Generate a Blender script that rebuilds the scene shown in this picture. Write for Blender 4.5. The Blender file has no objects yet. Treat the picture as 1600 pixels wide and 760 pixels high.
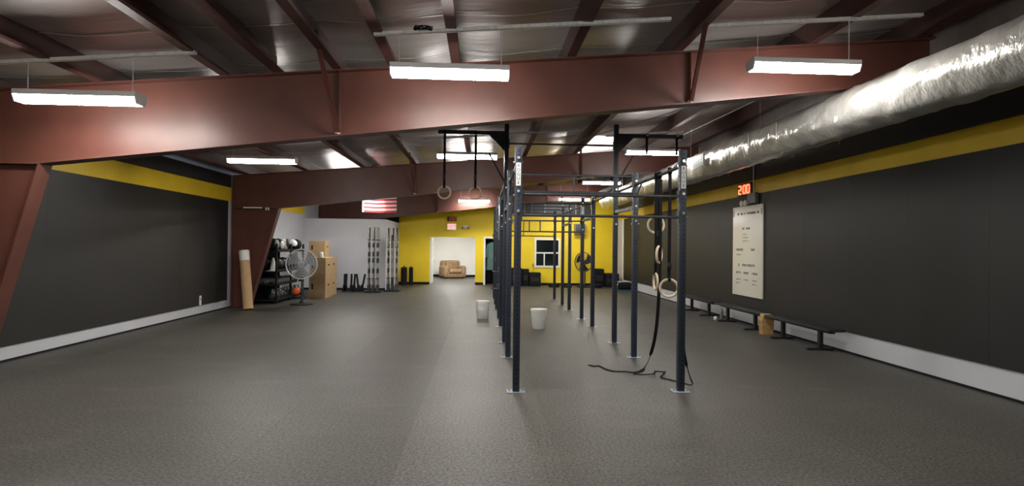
import bpy, bmesh, math, random
from mathutils import Vector, Matrix
random.seed(7)
S = bpy.context.scene
COL = S.collection
PI = math.pi
R = math.radians

# ------------------------------------------------------------------ camera
cd = bpy.data.cameras.new('camera')
cam = bpy.data.objects.new('camera', cd)
COL.objects.link(cam)
cd.sensor_width = 36.0
cd.lens = 36.0 * 875.0 / 1600.0
cd.clip_start = 0.05
cam.matrix_world = (Matrix.Translation((0, 0, 1.62)) @ Matrix.Rotation(-R(3.1), 4, 'Z')
                    @ Matrix.Rotation(PI / 2 + R(0.37), 4, 'X') @ Matrix.Rotation(R(0.66), 4, 'Z'))
S.camera = cam
# ------------------------------------------------------------------ world (night outside) and exposure
w = bpy.data.worlds.new('night')
S.world = w
w.use_nodes = True
w.node_tree.nodes['Background'].inputs[0].default_value = (0.02, 0.025, 0.03, 1)
w.node_tree.nodes['Background'].inputs[1].default_value = 1.0
S.view_settings.view_transform = 'Standard'
S.view_settings.look = 'None'
S.view_settings.gamma = 1.0
S.view_settings.use_curve_mapping = False
S.view_settings.exposure = 0.28
LAMP = 84.0          # emission of the strip lights


# ------------------------------------------------------------------ materials
def srgb(r, g, b):
    f = lambda c: (c / 255 / 12.92) if c / 255 <= 0.04045 else ((c / 255 + 0.055) / 1.055) ** 2.4
    return (f(r), f(g), f(b), 1)


def mat(name, col, rough=0.6, metal=0.0, scale=6.0, amt=0.12, bump=0.0, bscale=60.0, spec=0.5,
        emit=None, estr=0.0, objcol=False, stretch=(1, 1, 1)):
    m = bpy.data.materials.new(name)
    m.use_nodes = True
    nt = m.node_tree
    b = nt.nodes['Principled BSDF']
    tc = nt.nodes.new('ShaderNodeTexCoord')
    mp = nt.nodes.new('ShaderNodeMapping')
    mp.inputs['Scale'].default_value = stretch
    nt.links.new(tc.outputs['Object'], mp.inputs['Vector'])
    n = nt.nodes.new('ShaderNodeTexNoise')
    n.inputs['Scale'].default_value = scale
    n.inputs['Detail'].default_value = 5
    nt.links.new(mp.outputs['Vector'], n.inputs['Vector'])
    ramp = nt.nodes.new('ShaderNodeMapRange')
    ramp.inputs['From Min'].default_value = 0.3
    ramp.inputs['From Max'].default_value = 0.7
    ramp.inputs['To Min'].default_value = 1 - amt
    ramp.inputs['To Max'].default_value = 1 + amt
    nt.links.new(n.outputs['Fac'], ramp.inputs['Value'])
    mx = nt.nodes.new('ShaderNodeVectorMath')
    mx.operation = 'SCALE'
    mx.inputs[0].default_value = col[:3]
    nt.links.new(ramp.outputs['Result'], mx.inputs['Scale'])
    out = mx.outputs['Vector']
    if objcol:
        oi = nt.nodes.new('ShaderNodeObjectInfo')
        m2 = nt.nodes.new('ShaderNodeVectorMath')
        m2.operation = 'MULTIPLY'
        nt.links.new(out, m2.inputs[0])
        nt.links.new(oi.outputs['Color'], m2.inputs[1])
        out = m2.outputs['Vector']
    nt.links.new(out, b.inputs['Base Color'])
    b.inputs['Roughness'].default_value = rough
    b.inputs['Metallic'].default_value = metal
    b.inputs['Specular IOR Level'].default_value = spec
    if bump:
        n2 = nt.nodes.new('ShaderNodeTexNoise')
        n2.inputs['Scale'].default_value = bscale
        n2.inputs['Detail'].default_value = 3
        nt.links.new(mp.outputs['Vector'], n2.inputs['Vector'])
        bp = nt.nodes.new('ShaderNodeBump')
        bp.inputs['Strength'].default_value = bump
        bp.inputs['Distance'].default_value = 0.02
        nt.links.new(n2.outputs['Fac'], bp.inputs['Height'])
        nt.links.new(bp.outputs['Normal'], b.inputs['Normal'])
    if emit:
        b.inputs['Emission Color'].default_value = emit
        b.inputs['Emission Strength'].default_value = estr
    return m


def floor_mat():
    m = mat('rubber_floor', srgb(69, 67, 62.5), 0.48, 0, 1.3, 0.10, 0.10, 220, 0.35, objcol=True)
    nt = m.node_tree
    b = nt.nodes['Principled BSDF']
    src = b.inputs['Base Color'].links[0].from_socket
    tc = [n for n in nt.nodes if n.type == 'TEX_COORD'][0]
    v = nt.nodes.new('ShaderNodeTexNoise')          # coloured crumb flecks
    v.inputs['Scale'].default_value = 42
    v.inputs['Detail'].default_value = 3
    v.inputs['Roughness'].default_value = 0.8
    nt.links.new(tc.outputs['Object'], v.inputs['Vector'])
    r = nt.nodes.new('ShaderNodeMapRange')
    r.inputs['From Min'].default_value = 0.34
    r.inputs['From Max'].default_value = 0.68
    r.inputs['To Min'].default_value = 0.1
    r.inputs['To Max'].default_value = 2.3
    nt.links.new(v.outputs['Fac'], r.inputs['Value'])
    sc = nt.nodes.new('ShaderNodeVectorMath')
    sc.operation = 'SCALE'
    nt.links.new(src, sc.inputs[0])
    nt.links.new(r.outputs['Result'], sc.inputs['Scale'])
    # chalky scuffs, long and thin
    mp = nt.nodes.new('ShaderNodeMapping')
    mp.inputs['Scale'].default_value = (0.55, 1.5, 1)
    mp.inputs['Rotation'].default_value = (0, 0, 0.2)
    nt.links.new(tc.outputs['Object'], mp.inputs['Vector'])
    s = nt.nodes.new('ShaderNodeTexNoise')
    s.inputs['Scale'].default_value = 1.6
    s.inputs['Detail'].default_value = 6
    s.inputs['Roughness'].default_value = 0.62
    nt.links.new(mp.outputs['Vector'], s.inputs['Vector'])
    rr = nt.nodes.new('ShaderNodeMapRange')
    rr.inputs['From Min'].default_value = 0.56
    rr.inputs['From Max'].default_value = 0.80
    rr.inputs['To Min'].default_value = 0
    rr.inputs['To Max'].default_value = 0.55
    nt.links.new(s.outputs['Fac'], rr.inputs['Value'])
    mix = nt.nodes.new('ShaderNodeMix')
    mix.data_type = 'RGBA'
    nt.links.new(rr.outputs['Result'], mix.inputs['Factor'])
    nt.links.new(sc.outputs['Vector'], mix.inputs['A'])
    mix.inputs['B'].default_value = srgb(100, 97, 88)
    nt.links.new(mix.outputs['Result'], b.inputs['Base Color'])
    return m


M = {
    'floor': floor_mat(),
    'slab': mat('floor_slab', srgb(40, 40, 38), 0.8),
    'red': mat('red_oxide_paint', srgb(93, 55, 46), 0.42, 0, 2.5, 0.14, 0.03, 30, 0.45),
    'purlin': mat('purlin_paint', srgb(74, 46, 41), 0.5, 0, 3, 0.15),
    'foil_roof': mat('insulation_facing', srgb(162, 153, 150), 0.33, 0.28, 2.2, 0.14, 0.25, 7, 0.6, stretch=(0.4, 2.2, 1)),
    'tape': mat('seam_tape', srgb(205, 202, 196), 0.3, 0.4, 9, 0.15),
    'yellow': mat('yellow_paint', srgb(244, 212, 34), 0.5, 0, 1.5, 0.05, 0.03, 40),
    'yellow2': mat('yellow_band_paint', srgb(232, 196, 44), 0.55, 0, 2, 0.07, 0.03, 40),
    'greywall': mat('light_grey_paint', srgb(196, 197, 202), 0.6, 0, 1.5, 0.04, 0.02, 50),
    'whitewall': mat('white_paint', srgb(232, 231, 226), 0.6, 0, 1.5, 0.03),
    'bluegrey': mat('blue_grey_metal', srgb(165, 175, 195), 0.5, 0.0, 2, 0.08),
    'panel': mat('black_wall_rubber', srgb(36, 35, 34), 0.55, 0, 0.8, 0.2, 0.05, 150, 0.4),
    'black': mat('black_paint', srgb(26, 26, 28), 0.5, 0, 4, 0.15),
    'matte': mat('matte_black', srgb(20, 20, 22), 0.75, 0, 6, 0.2, 0.1, 80, 0.3),
    'navy': mat('navy_powder_coat', srgb(38, 45, 58), 0.42, 0.1, 8, 0.14, 0.04, 200, 0.5),
    'bar': mat('dark_steel_bar', srgb(84, 86, 90), 0.38, 0.4, 12, 0.12),
    'plate': mat('galvanised_plate', srgb(150, 158, 172), 0.4, 0.6, 14, 0.15),
    'chrome': mat('bright_steel', srgb(210, 210, 208), 0.22, 0.9, 20, 0.1),
    'zinc': mat('zinc_channel', srgb(236, 236, 234), 0.4, 0.1, 25, 0.15),
    'white': mat('white_plastic', srgb(236, 236, 232), 0.4, 0, 5, 0.02),
    'housing': mat('white_enamel', srgb(238, 238, 236), 0.35, 0, 5, 0.02),
    'tube': mat('lamp_diffuser', (1, 1, 1, 1), 0.5, emit=(1.0, 0.965, 0.91, 1), estr=LAMP),
    'ducfoil': mat('duct_foil', srgb(222, 220, 214), 0.3, 0.6, 4, 0.10, 1.0, 9, 0.6, stretch=(1, 1.6, 1)),
    'wood': mat('ring_beech', srgb(226, 207, 176), 0.45, 0, 20, 0.1, stretch=(1, 1, 4)),
    'ply': mat('plywood', srgb(172, 145, 106), 0.55, 0, 5, 0.14, 0.02, 60, stretch=(1, 1, 7)),
    'card': mat('cardboard', srgb(196, 162, 118), 0.75, 0, 6, 0.07),
    'strap': mat('black_webbing', srgb(22, 22, 23), 0.8, 0, 60, 0.2, 0.2, 300, 0.2),
    'board': mat('whiteboard_face', srgb(240, 236, 220), 0.3, 0, 2, 0.02),
    'ink': mat('marker_ink', srgb(92, 92, 96), 0.7),
    'glass': mat('window_glass', srgb(22, 28, 28), 0.06, 0, 5, 0.3, spec=0.7),
    'redled': mat('red_led', srgb(255, 40, 20), 0.5, emit=(1, 0.08, 0.03, 1), estr=5),
    'signred': mat('sign_red', srgb(220, 40, 40), 0.5, emit=(1, 0.15, 0.12, 1), estr=1.2),
    'signface': mat('sign_face', srgb(245, 215, 205), 0.5, emit=(1, 0.75, 0.68, 1), estr=0.5),
    'grey': mat('mid_grey_plastic', srgb(130, 132, 134), 0.5),
    'dkgrey': mat('dark_grey_metal', srgb(66, 68, 71), 0.5, 0.2, 5, 0.15),
    'blade': mat('fan_blade', srgb(150, 156, 160), 0.4, 0.2, 8, 0.12),
    'wire': mat('guard_wire', srgb(225, 228, 230), 0.35, 0.1, 10, 0.1),
    'orange': mat('orange_rubber', srgb(214, 92, 44), 0.5, 0, 8, 0.1),
    'beige': mat('beige_upholstery', srgb(132, 108, 82), 0.85, 0, 9, 0.28, 0.2, 60, 0.2),
    'bag': mat('brown_paper', srgb(176, 140, 88), 0.8, 0, 14, 0.25),
    'teal': mat('teal_cloth', srgb(86, 118, 112), 0.85, 0, 9, 0.2),
    'tan': mat('tan_felt', srgb(206, 172, 134), 0.8, 0, 9, 0.1),
    'blue': mat('blue_foam', srgb(40, 70, 110), 0.7, 0, 9, 0.15),
    'green': mat('green_foam', srgb(52, 120, 66), 0.7, 0, 9, 0.15),
    'flagred': mat('flag_red', srgb(176, 34, 42), 0.8, 0, 12, 0.08),
    'flagwhite': mat('flag_white', srgb(205, 190, 188), 0.8, 0, 12, 0.05),
    'flagblue': mat('flag_blue', srgb(30, 34, 70), 0.8, 0, 12, 0.08),
    'iron': mat('cast_iron', srgb(48, 48, 50), 0.6, 0.2, 20, 0.25, 0.15, 120),
    'hexgrey': mat('grey_iron', srgb(110, 112, 114), 0.5, 0.3, 14, 0.2),
    'trim': mat('white_trim', srgb(236, 234, 228), 0.45, 0, 3, 0.03),
}


# ------------------------------------------------------------------ mesh builder
class MB:
    def __init__(s):
        s.bm = bmesh.new()

    def box(s, x0, x1, y0, y1, z0, z1, bev=0, seg=2):
        r = bmesh.ops.create_cube(s.bm, size=1)
        vs = r['verts']
        for v in vs:
            v.co = Vector(((x0 + x1) / 2 + v.co.x * (x1 - x0), (y0 + y1) / 2 + v.co.y * (y1 - y0),
                           (z0 + z1) / 2 + v.co.z * (z1 - z0)))
        if bev:
            es = list({e for v in vs for e in v.link_edges})
            bmesh.ops.bevel(s.bm, geom=es, offset=bev, segments=seg, affect='EDGES', profile=0.6)
        return s

    def bar(s, p, q, w, h, up=(0, 0, 1)):          # oriented box from p to q
        p, q = Vector(p), Vector(q)
        d = (q - p).normalized()
        u = Vector(up)
        if abs(d.dot(u)) > 0.99:
            u = Vector((0, 1, 0))
        a = d.cross(u).normalized()
        u = a.cross(d)
        vs = []
        for c in (p, q):
            for i, j in ((-1, -1), (1, -1), (1, 1), (-1, 1)):
                vs.append(s.bm.verts.new(c + a * (w / 2 * i) + u * (h / 2 * j)))
        for f in ((3, 2, 1, 0), (4, 5, 6, 7), (0, 1, 5, 4), (1, 2, 6, 5), (2, 3, 7, 6), (3, 0, 4, 7)):
            s.bm.faces.new([vs[i] for i in f])
        return s

    def cyl(s, p, q, r, r2=None, n=12, cap=True):
        p, q = Vector(p), Vector(q)
        r2 = r if r2 is None else r2
        d = (q - p).normalized()
        a = d.orthogonal().normalized()
        b = d.cross(a)
        A = [s.bm.verts.new(p + (a * math.cos(2 * PI * i / n) + b * math.sin(2 * PI * i / n)) * r) for i in range(n)]
        B = [s.bm.verts.new(q + (a * math.cos(2 * PI * i / n) + b * math.sin(2 * PI * i / n)) * r2) for i in range(n)]
        for i in range(n):
            s.bm.faces.new((A[i], A[(i + 1) % n], B[(i + 1) % n], B[i]))
        if cap:
            s.bm.faces.new(A[::-1])
            s.bm.faces.new(B)
        return s

    def tube(s, pts, r, n=8, close=False, ry=None, side=None):
        pts = [Vector(p) for p in pts]
        rings = []
        N = len(pts)
        prev = None
        for i, p in enumerate(pts):
            if close:
                t = pts[(i + 1) % N] - pts[i - 1]
            else:
                t = pts[min(i + 1, N - 1)] - pts[max(i - 1, 0)]
            t.normalize()
            if side is not None:
                a = Vector(side[i] if isinstance(side, list) else side)
                a = (a - t * a.dot(t)).normalized()
            elif prev is None:
                a = t.orthogonal().normalized()
            else:
                a = (prev - t * prev.dot(t)).normalized()
            prev = a
            b = t.cross(a)
            rings.append([s.bm.verts.new(p + a * (r * math.cos(2 * PI * k / n)) +
                                         b * ((ry or r) * math.sin(2 * PI * k / n))) for k in range(n)])
        for i in range(N if close else N - 1):
            A, B = rings[i], rings[(i + 1) % N]
            for k in range(n):
                s.bm.faces.new((A[k], A[(k + 1) % n], B[(k + 1) % n], B[k]))
        if not close:
            s.bm.faces.new(rings[0][::-1])
            s.bm.faces.new(rings[-1])
        return s

    def lathe(s, prof, c=(0, 0, 0), n=24, axis='Z'):
        c = Vector(c)
        rings = []
        for r, z in prof:
            ring = []
            for k in range(n):
                a = 2 * PI * k / n
                v = Vector((r * math.cos(a), r * math.sin(a), z))
                if axis == 'Y':
                    v = Vector((v.x, v.z, v.y))
                if axis == 'X':
                    v = Vector((v.z, v.x, v.y))
                ring.append(s.bm.verts.new(c + v))
            rings.append(ring)
        for A, B in zip(rings, rings[1:]):
            for k in range(n):
                s.bm.faces.new((A[k], A[(k + 1) % n], B[(k + 1) % n], B[k]))
        if prof[0][0] > 1e-4:
            s.bm.faces.new(rings[0][::-1])
        if prof[-1][0] > 1e-4:
            s.bm.faces.new(rings[-1])
        return s

    def ball(s, c, r, u=16, v=10, sc=(1, 1, 1)):
        m = Matrix.Translation(c) @ Matrix.Diagonal((sc[0] * r, sc[1] * r, sc[2] * r, 1))
        bmesh.ops.create_uvsphere(s.bm, u_segments=u, v_segments=v, radius=1, matrix=m)
        return s

    def prism(s, poly, axis, a, b):     # 2-D polygon swept along axis from a to b
        def pt(p, t):
            return {'X': (t, p[0], p[1]), 'Y': (p[0], t, p[1]), 'Z': (p[0], p[1], t)}[axis]
        A = [s.bm.verts.new(pt(p, a)) for p in poly]
        B = [s.bm.verts.new(pt(p, b)) for p in poly]
        n = len(poly)
        for i in range(n):
            s.bm.faces.new((A[i], A[(i + 1) % n], B[(i + 1) % n], B[i]))
        s.bm.faces.new(A[::-1])
        s.bm.faces.new(B)
        return s

    def xf(s, m):
        bmesh.ops.transform(s.bm, matrix=m, verts=s.bm.verts)
        return s

    def build(s, name, m, parent=None, smooth=35, world=True):
        if parent is not None and world:
            o0 = W.get(parent.name, Vector())
            bmesh.ops.translate(s.bm, verts=s.bm.verts, vec=-o0)
        bmesh.ops.recalc_face_normals(s.bm, faces=s.bm.faces)
        me = bpy.data.meshes.new(name)
        s.bm.to_mesh(me)
        s.bm.free()
        me.materials.append(M[m] if isinstance(m, str) else m)
        if smooth:
            me.polygons.foreach_set('use_smooth', [True] * len(me.polygons))
            me.set_sharp_from_angle(angle=R(smooth))
        o = bpy.data.objects.new(name, me)
        COL.objects.link(o)
        if parent is not None:
            o.parent = parent
            W[o.name] = W.get(parent.name, Vector())
        return o


W = {}


def tag(o, label, cat, group=None):
    o['label'] = label
    o['category'] = cat
    if group:
        o['group'] = group
    return o


def thing(name, label, cat, loc=(0, 0, 0), group=None):
    o = bpy.data.objects.new(name, None)
    COL.objects.link(o)
    o.empty_display_size = 0.1
    o.location = loc
    W[o.name] = Vector(loc)
    return tag(o, label, cat, group)


def struct(o):
    o['kind'] = 'structure'
    return o


def stuff(o):
    o['kind'] = 'stuff'
    return o


def copy_tree(o, parent=None):
    c = o.copy()
    COL.objects.link(c)
    if parent is not None:
        c.parent = parent
    for ch in list(o.children):
        copy_tree(ch, c)
    return c


def place(o, loc, rz=0, label=None, group=None):
    o.location = loc
    o.rotation_euler = (0, 0, rz)
    if label:
        o['label'] = label
    if group:
        o['group'] = group
    return o


def text_mb(body, size, mtx, line=1.0, bold=0.0):
    cu = bpy.data.curves.new('lettering', 'FONT')
    cu.body = body
    cu.size = size
    cu.align_x = 'CENTER'
    cu.align_y = 'CENTER'
    cu.space_line = line
    cu.offset = bold
    cu.resolution_u = 3
    ob = bpy.data.objects.new('lettering_source', cu)
    COL.objects.link(ob)
    bpy.context.view_layer.update()
    me = bpy.data.meshes.new_from_object(ob.evaluated_get(bpy.context.evaluated_depsgraph_get()))
    bpy.data.objects.remove(ob)
    bpy.data.curves.remove(cu)
    mb = MB()
    mb.bm.from_mesh(me)
    bpy.data.meshes.remove(me)
    mb.xf(mtx)
    return mb


def catmull(pts, k=6):
    P = [Vector(p) for p in pts]
    P = [P[0] * 2 - P[1]] + P + [P[-1] * 2 - P[-2]]
    out = []
    for i in range(1, len(P) - 2):
        for j in range(k):
            t = j / k
            a, b, c, d = P[i - 1:i + 3]
            out.append(0.5 * ((2 * b) + (c - a) * t + (2 * a - 5 * b + 4 * c - d) * t * t +
                              (3 * b - a - 3 * c + d) * t ** 3))
    out.append(P[-2])
    return out


# ------------------------------------------------------------------ main dimensions
XL, XR = -6.35, 5.80
Y0, YB = -5.0, 23.60
zt = lambda x: 3.87 + x / 12.0            # underside of purlins / top of the rafters
zr = lambda x: zt(x) + 0.27               # insulation facing
zb = lambda x: 2.53 + (x + 5.16) * 0.1159  # underside of the rafters

# ------------------------------------------------------------------ floor
fl = struct(MB().box(-6.6, 6.0, Y0 - 0.2, 30.2, -0.20, -0.012).build('floor', 'slab'))
x = -0.6 - 1.22 * 5
tones = [0.94, 0.97, 0.93, 0.96, 0.93, 1.22, 1.06, 1.04, 0.99, 0.98, 0.95]
i = 0
while x < XR:
    a, b = max(x, XL), min(x + 1.22, XR)
    if b - a > 0.05:
        o = MB().box(a + 0.0006, b - 0.0006, Y0, YB if not (-2.4 < a < 0) else YB, -0.012, 0.0).build('rubber_roll', 'floor', fl)
        t = tones[i % len(tones)]
        o.color = (t, t * (1.0 if i != 5 else 0.99), t * 0.99, 1)
    i += 1
    x += 1.22
o = MB().box(-3.0, 1.2, YB, 30.0, -0.012, -0.002).build('rubber_roll', 'floor', fl)
o.color = (0.95, 0.93, 0.95, 1)

# ------------------------------------------------------------------ ceiling: deck, insulation strips, purlins
ce = struct(MB().prism([(-6.6, zr(-6.6) + 0.10), (6.0, zr(6.0) + 0.10), (6.0, zr(6.0) + 0.16), (-6.6, zr(-6.6) + 0.16)],
                       'Y', Y0 - 0.2, YB + 0.2).build('ceiling', 'slab'))
PUR = [-6.0, -4.55, -3.12, -1.80, -0.39, 1.02, 2.35, 4.06, 5.45]


def roof_z(xx, yy):
    z = zr(xx)
    for a, b in zip(PUR, PUR[1:]):
        if a <= xx <= b:
            t = (xx - a) / (b - a)
            z -= 0.05 * (1 - (2 * t - 1) ** 2)
            z += 0.012 * math.sin(yy * 5.1 + a * 3) * (1 - (2 * t - 1) ** 2) + 0.006 * math.sin(xx * 7 + yy * 2.3)
    return z


yy = Y0
k = 0
while yy < YB:
    y1 = min(yy + 1.22, YB)
    nx, ny = 84, 6
    mb = MB()
    g = [[mb.bm.verts.new((XL + (XR - XL) * i / nx, yy + (y1 - yy) * j / ny,
                           roof_z(XL + (XR - XL) * i / nx, yy + (y1 - yy) * j / ny) + (0.010 if j in (0, ny) else 0)))
          for i in range(nx + 1)] for j in range(ny + 1)]
    for j in range(ny):
        for i in range(nx):
            mb.bm.faces.new((g[j][i], g[j][i + 1], g[j + 1][i + 1], g[j + 1][i]))
    mb.build('insulation_blanket', 'foil_roof', ce, smooth=60)
    if yy > Y0:
        pts = [(XL + (XR - XL) * i / 60, yy + 0.012 * math.sin(i * 1.7 + k), roof_z(XL + (XR - XL) * i / 60, yy) - 0.004) for i in range(61)]
        MB().tube(pts, 0.014, 5, ry=0.004, side=(0, 1, 0)).build('seam_tape', 'tape', ce)
    yy = y1
    k += 1


def purlin(x, ya, yb):
    z0, z1 = zt(x) + 0.002, zr(x) + 0.03
    MB().prism([(x - 0.004, z0 + 0.006), (x - 0.004, z1 - 0.006), (x - 0.095, z1 - 0.006), (x - 0.095, z1), (x + 0.004, z1),
                (x + 0.004, z0 + 0.006), (x + 0.10, z0 + 0.006), (x + 0.105, z0 + 0.03), (x + 0.11, z0 + 0.03), (x + 0.105, z0), (x - 0.004, z0)],
               'Y', ya, yb).build('purlin', 'purlin', ce, smooth=0)


for x in PUR:
    purlin(x, Y0, YB)
for x in (-2.50, -1.14):
    purlin(x, Y0, 6.9)

# ------------------------------------------------------------------ walls
# left wall
wl = struct(MB().box(XL - 0.15, XL, Y0 - 0.15, YB, 0, 3.65).build('wall_left', 'greywall'))
y = -4.9
while y < 13.9:
    MB().box(XL, XL + 0.018, y, min(y + 1.219, 14.35), 0.21, 2.68, 0.001, 1).build('wall_panel', 'panel', wl)
    y += 1.22
MB().box(XL, XL + 0.006, Y0, 20.4, 2.68, 3.03).build('painted_band', 'yellow2', wl)
MB().box(XL, XL + 0.05, Y0, 14.42, 3.03, 3.33).build('wall_girt', 'black', wl)
MB().box(XL, XL + 0.006, Y0, 20.4, 3.33, 3.52).build('siding', 'bluegrey', wl)
MB().box(XL, XL + 0.012, Y0, 20.4, 0, 0.03).build('floor_shadow_line', 'matte', wl)  # dark strip painting the shadow line where wall meets floor
# right wall
wr = struct(MB().box(XR, XR + 0.15, Y0 - 0.15, YB, 0, 4.6).build('wall_right', 'greywall'))
y = -4.9
while y < 22.3:
    MB().box(XR - 0.018, XR, y, min(y + 1.219, 22.55), 0.33, 2.80, 0.001, 1).build('wall_panel', 'panel', wr)
    y += 1.22
MB().box(XR - 0.03, XR, 22.62, 22.76, 0, 2.80, 0.004).build('corner_trim', 'trim', wr)
MB().box(XR - 0.006, XR, Y0, YB, 2.80, 3.10).build('painted_band', 'yellow2', wr)
MB().box(XR - 0.06, XR, Y0, YB, 3.10, 3.40).build('wall_girt', 'black', wr)
MB().box(XR - 0.006, XR, Y0, YB, 3.40, 3.72).build('siding', 'bluegrey', wr)
MB().box(XR - 0.05, XR - 0.002, Y0, YB, 3.72, 4.5).build('insulation_blanket', 'foil_roof', wr)
MB().box(XR - 0.012, XR, Y0, YB, 0, 0.03).build('floor_shadow_line', 'matte', wr)  # same shadow line put in as a dark strip along this wall
for y in (8.7, 10.0, 11.35, 12.75):
    MB().cyl((XR - 0.075, y, 3.33), (XR - 0.075, y, 3.47), 0.012).build('conduit_stub', 'grey', wr)
# wall behind the camera
struct(MB().box(XL, XR, Y0 - 0.15, Y0, 0, 4.5).build('wall_front', 'greywall'))
# back wall with two doorways and a window
D1 = (-2.16, -0.26, 1.99)
D2 = (0.16, 1.02, 1.95)
WN = (2.31, 3.25, 0.83, 1.91)
T = 0.14
wb = MB()
wb.box(-3.45, D1[0], YB, YB + T, 0, 4.4).box(D1[0], D1[1], YB, YB + T, D1[2], 4.4).box(D1[1], D2[0], YB, YB + T, 0, 4.4)
wb.box(D2[0], D2[1], YB, YB + T, D2[2], 4.4).box(D2[1], WN[0], YB, YB + T, 0, 4.4)
wb.box(WN[0], WN[1], YB, YB + T, 0, WN[2]).box(WN[0], WN[1], YB, YB + T, WN[3], 4.4).box(WN[1], XR, YB, YB + T, 0, 4.4)
wback = struct(wb.build('wall_back', 'yellow'))
struct(MB().box(XL - 0.15, -3.45, YB, YB + T, 0, 4.3).build('wall_back_corner', 'black'))
bb = MB()
for a, b in ((-3.45, D1[0]), (D1[1], D2[0] - 0.08), (D2[1] + 0.08, XR)):
    bb.box(a, b, YB - 0.015, YB, 0, 0.10)
struct(bb.build('baseboard_back', 'matte'))
# white room inside the hall
wp = struct(MB().box(XL, -3.45, 20.40, 20.50, 0, 2.55).build('wall_partition', 'greywall'))
struct(MB().box(-3.55, -3.45, 20.50, YB, 0, 2.55).build('wall_partition_return', 'greywall'))
struct(MB().box(XL + 0.01, -3.45, 20.385, 20.40, 0, 0.07).build('baseboard_partition', 'matte'))
# small rooms behind the doorways
ra = MB().box(-2.75, -2.65, YB + T, 29.7, 0, 2.5).build('wall_lounge_left', 'whitewall'); struct(ra)
struct(MB().box(-0.05, 0.05, YB + T, 29.7, 0, 2.5).build('wall_lounge_right', 'whitewall'))
struct(MB().box(-2.75, 0.05, 29.6, 29.7, 0, 2.5).build('wall_lounge_back', 'whitewall'))
struct(MB().box(-2.75, 0.05, YB + T, 29.7, 2.5, 2.58).build('ceiling_lounge', 'whitewall'))
struct(MB().box(-2.65, -0.05, 29.58, 29.6, 0, 0.11).box(-2.65, -2.63, YB + T, 29.58, 0, 0.11).build('baseboard_lounge', 'matte'))
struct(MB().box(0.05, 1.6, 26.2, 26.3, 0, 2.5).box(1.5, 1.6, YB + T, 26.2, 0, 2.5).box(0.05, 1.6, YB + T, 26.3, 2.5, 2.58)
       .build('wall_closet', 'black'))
# door 1 : white leaf folded back into the lounge
d = struct(MB().box(-2.14, -2.10, YB + T + 0.02, YB + T + 0.86, 0.02, 1.97, 0.004).build('door_1', 'trim'))
for z0, z1 in ((0.15, 0.9), (1.0, 1.85)):
    MB().box(-2.10, -2.092, YB + T + 0.14, YB + T + 0.74, z0, z1, 0.003, 1).build('door_panel', 'whitewall', d)
MB().cyl((-2.10, YB + T + 0.80, 0.98), (-2.05, YB + T + 0.80, 0.98), 0.012).ball((-2.04, YB + T + 0.80, 0.98), 0.028, 10, 8).build('door_knob', 'chrome', d)
MB().box(-2.16, -2.14, YB - 0.005, YB + T, 0, 1.97).build('door_jamb', 'trim', d)
# door 2 : cased opening
tr = MB().box(D2[0] - 0.08, D2[0], YB - 0.025, YB + T, 0, D2[2] + 0.08).box(D2[1], D2[1] + 0.08, YB - 0.025, YB + T, 0, D2[2] + 0.08)
tr.box(D2[0], D2[1], YB - 0.025, YB + T, D2[2], D2[2] + 0.08)
struct(tr.build('trim_1', 'trim'))
# window
wn = MB().box(WN[0] - 0.08, WN[0], YB - 0.03, YB + 0.1, WN[2] - 0.08, WN[3] + 0.08).box(WN[1], WN[1] + 0.08, YB - 0.03, YB + 0.1, WN[2] - 0.08, WN[3] + 0.08)
wn.box(WN[0], WN[1], YB - 0.03, YB + 0.1, WN[3], WN[3] + 0.08).box(WN[0], WN[1], YB - 0.04, YB + 0.1, WN[2] - 0.08, WN[2])
win = struct(wn.build('window_1', 'trim'))
MB().box(WN[0], WN[1], YB + 0.02, YB + 0.06, 1.34, 1.40).build('meeting_rail', 'trim', win)
MB().box(2.63, 2.68, YB + 0.02, YB + 0.06, WN[2], 1.34).build('glazing_bar', 'trim', win)
MB().box(WN[0], WN[1], YB + 0.035, YB + 0.045, 1.40, WN[3]).build('pane', 'glass', win)
MB().box(WN[0], 2.63, YB + 0.035, YB + 0.045, WN[2], 1.34).build('pane', 'glass', win)
MB().box(2.68, WN[1], YB + 0.035, YB + 0.045, WN[2], 1.34).build('pane', 'glass', win)


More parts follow.
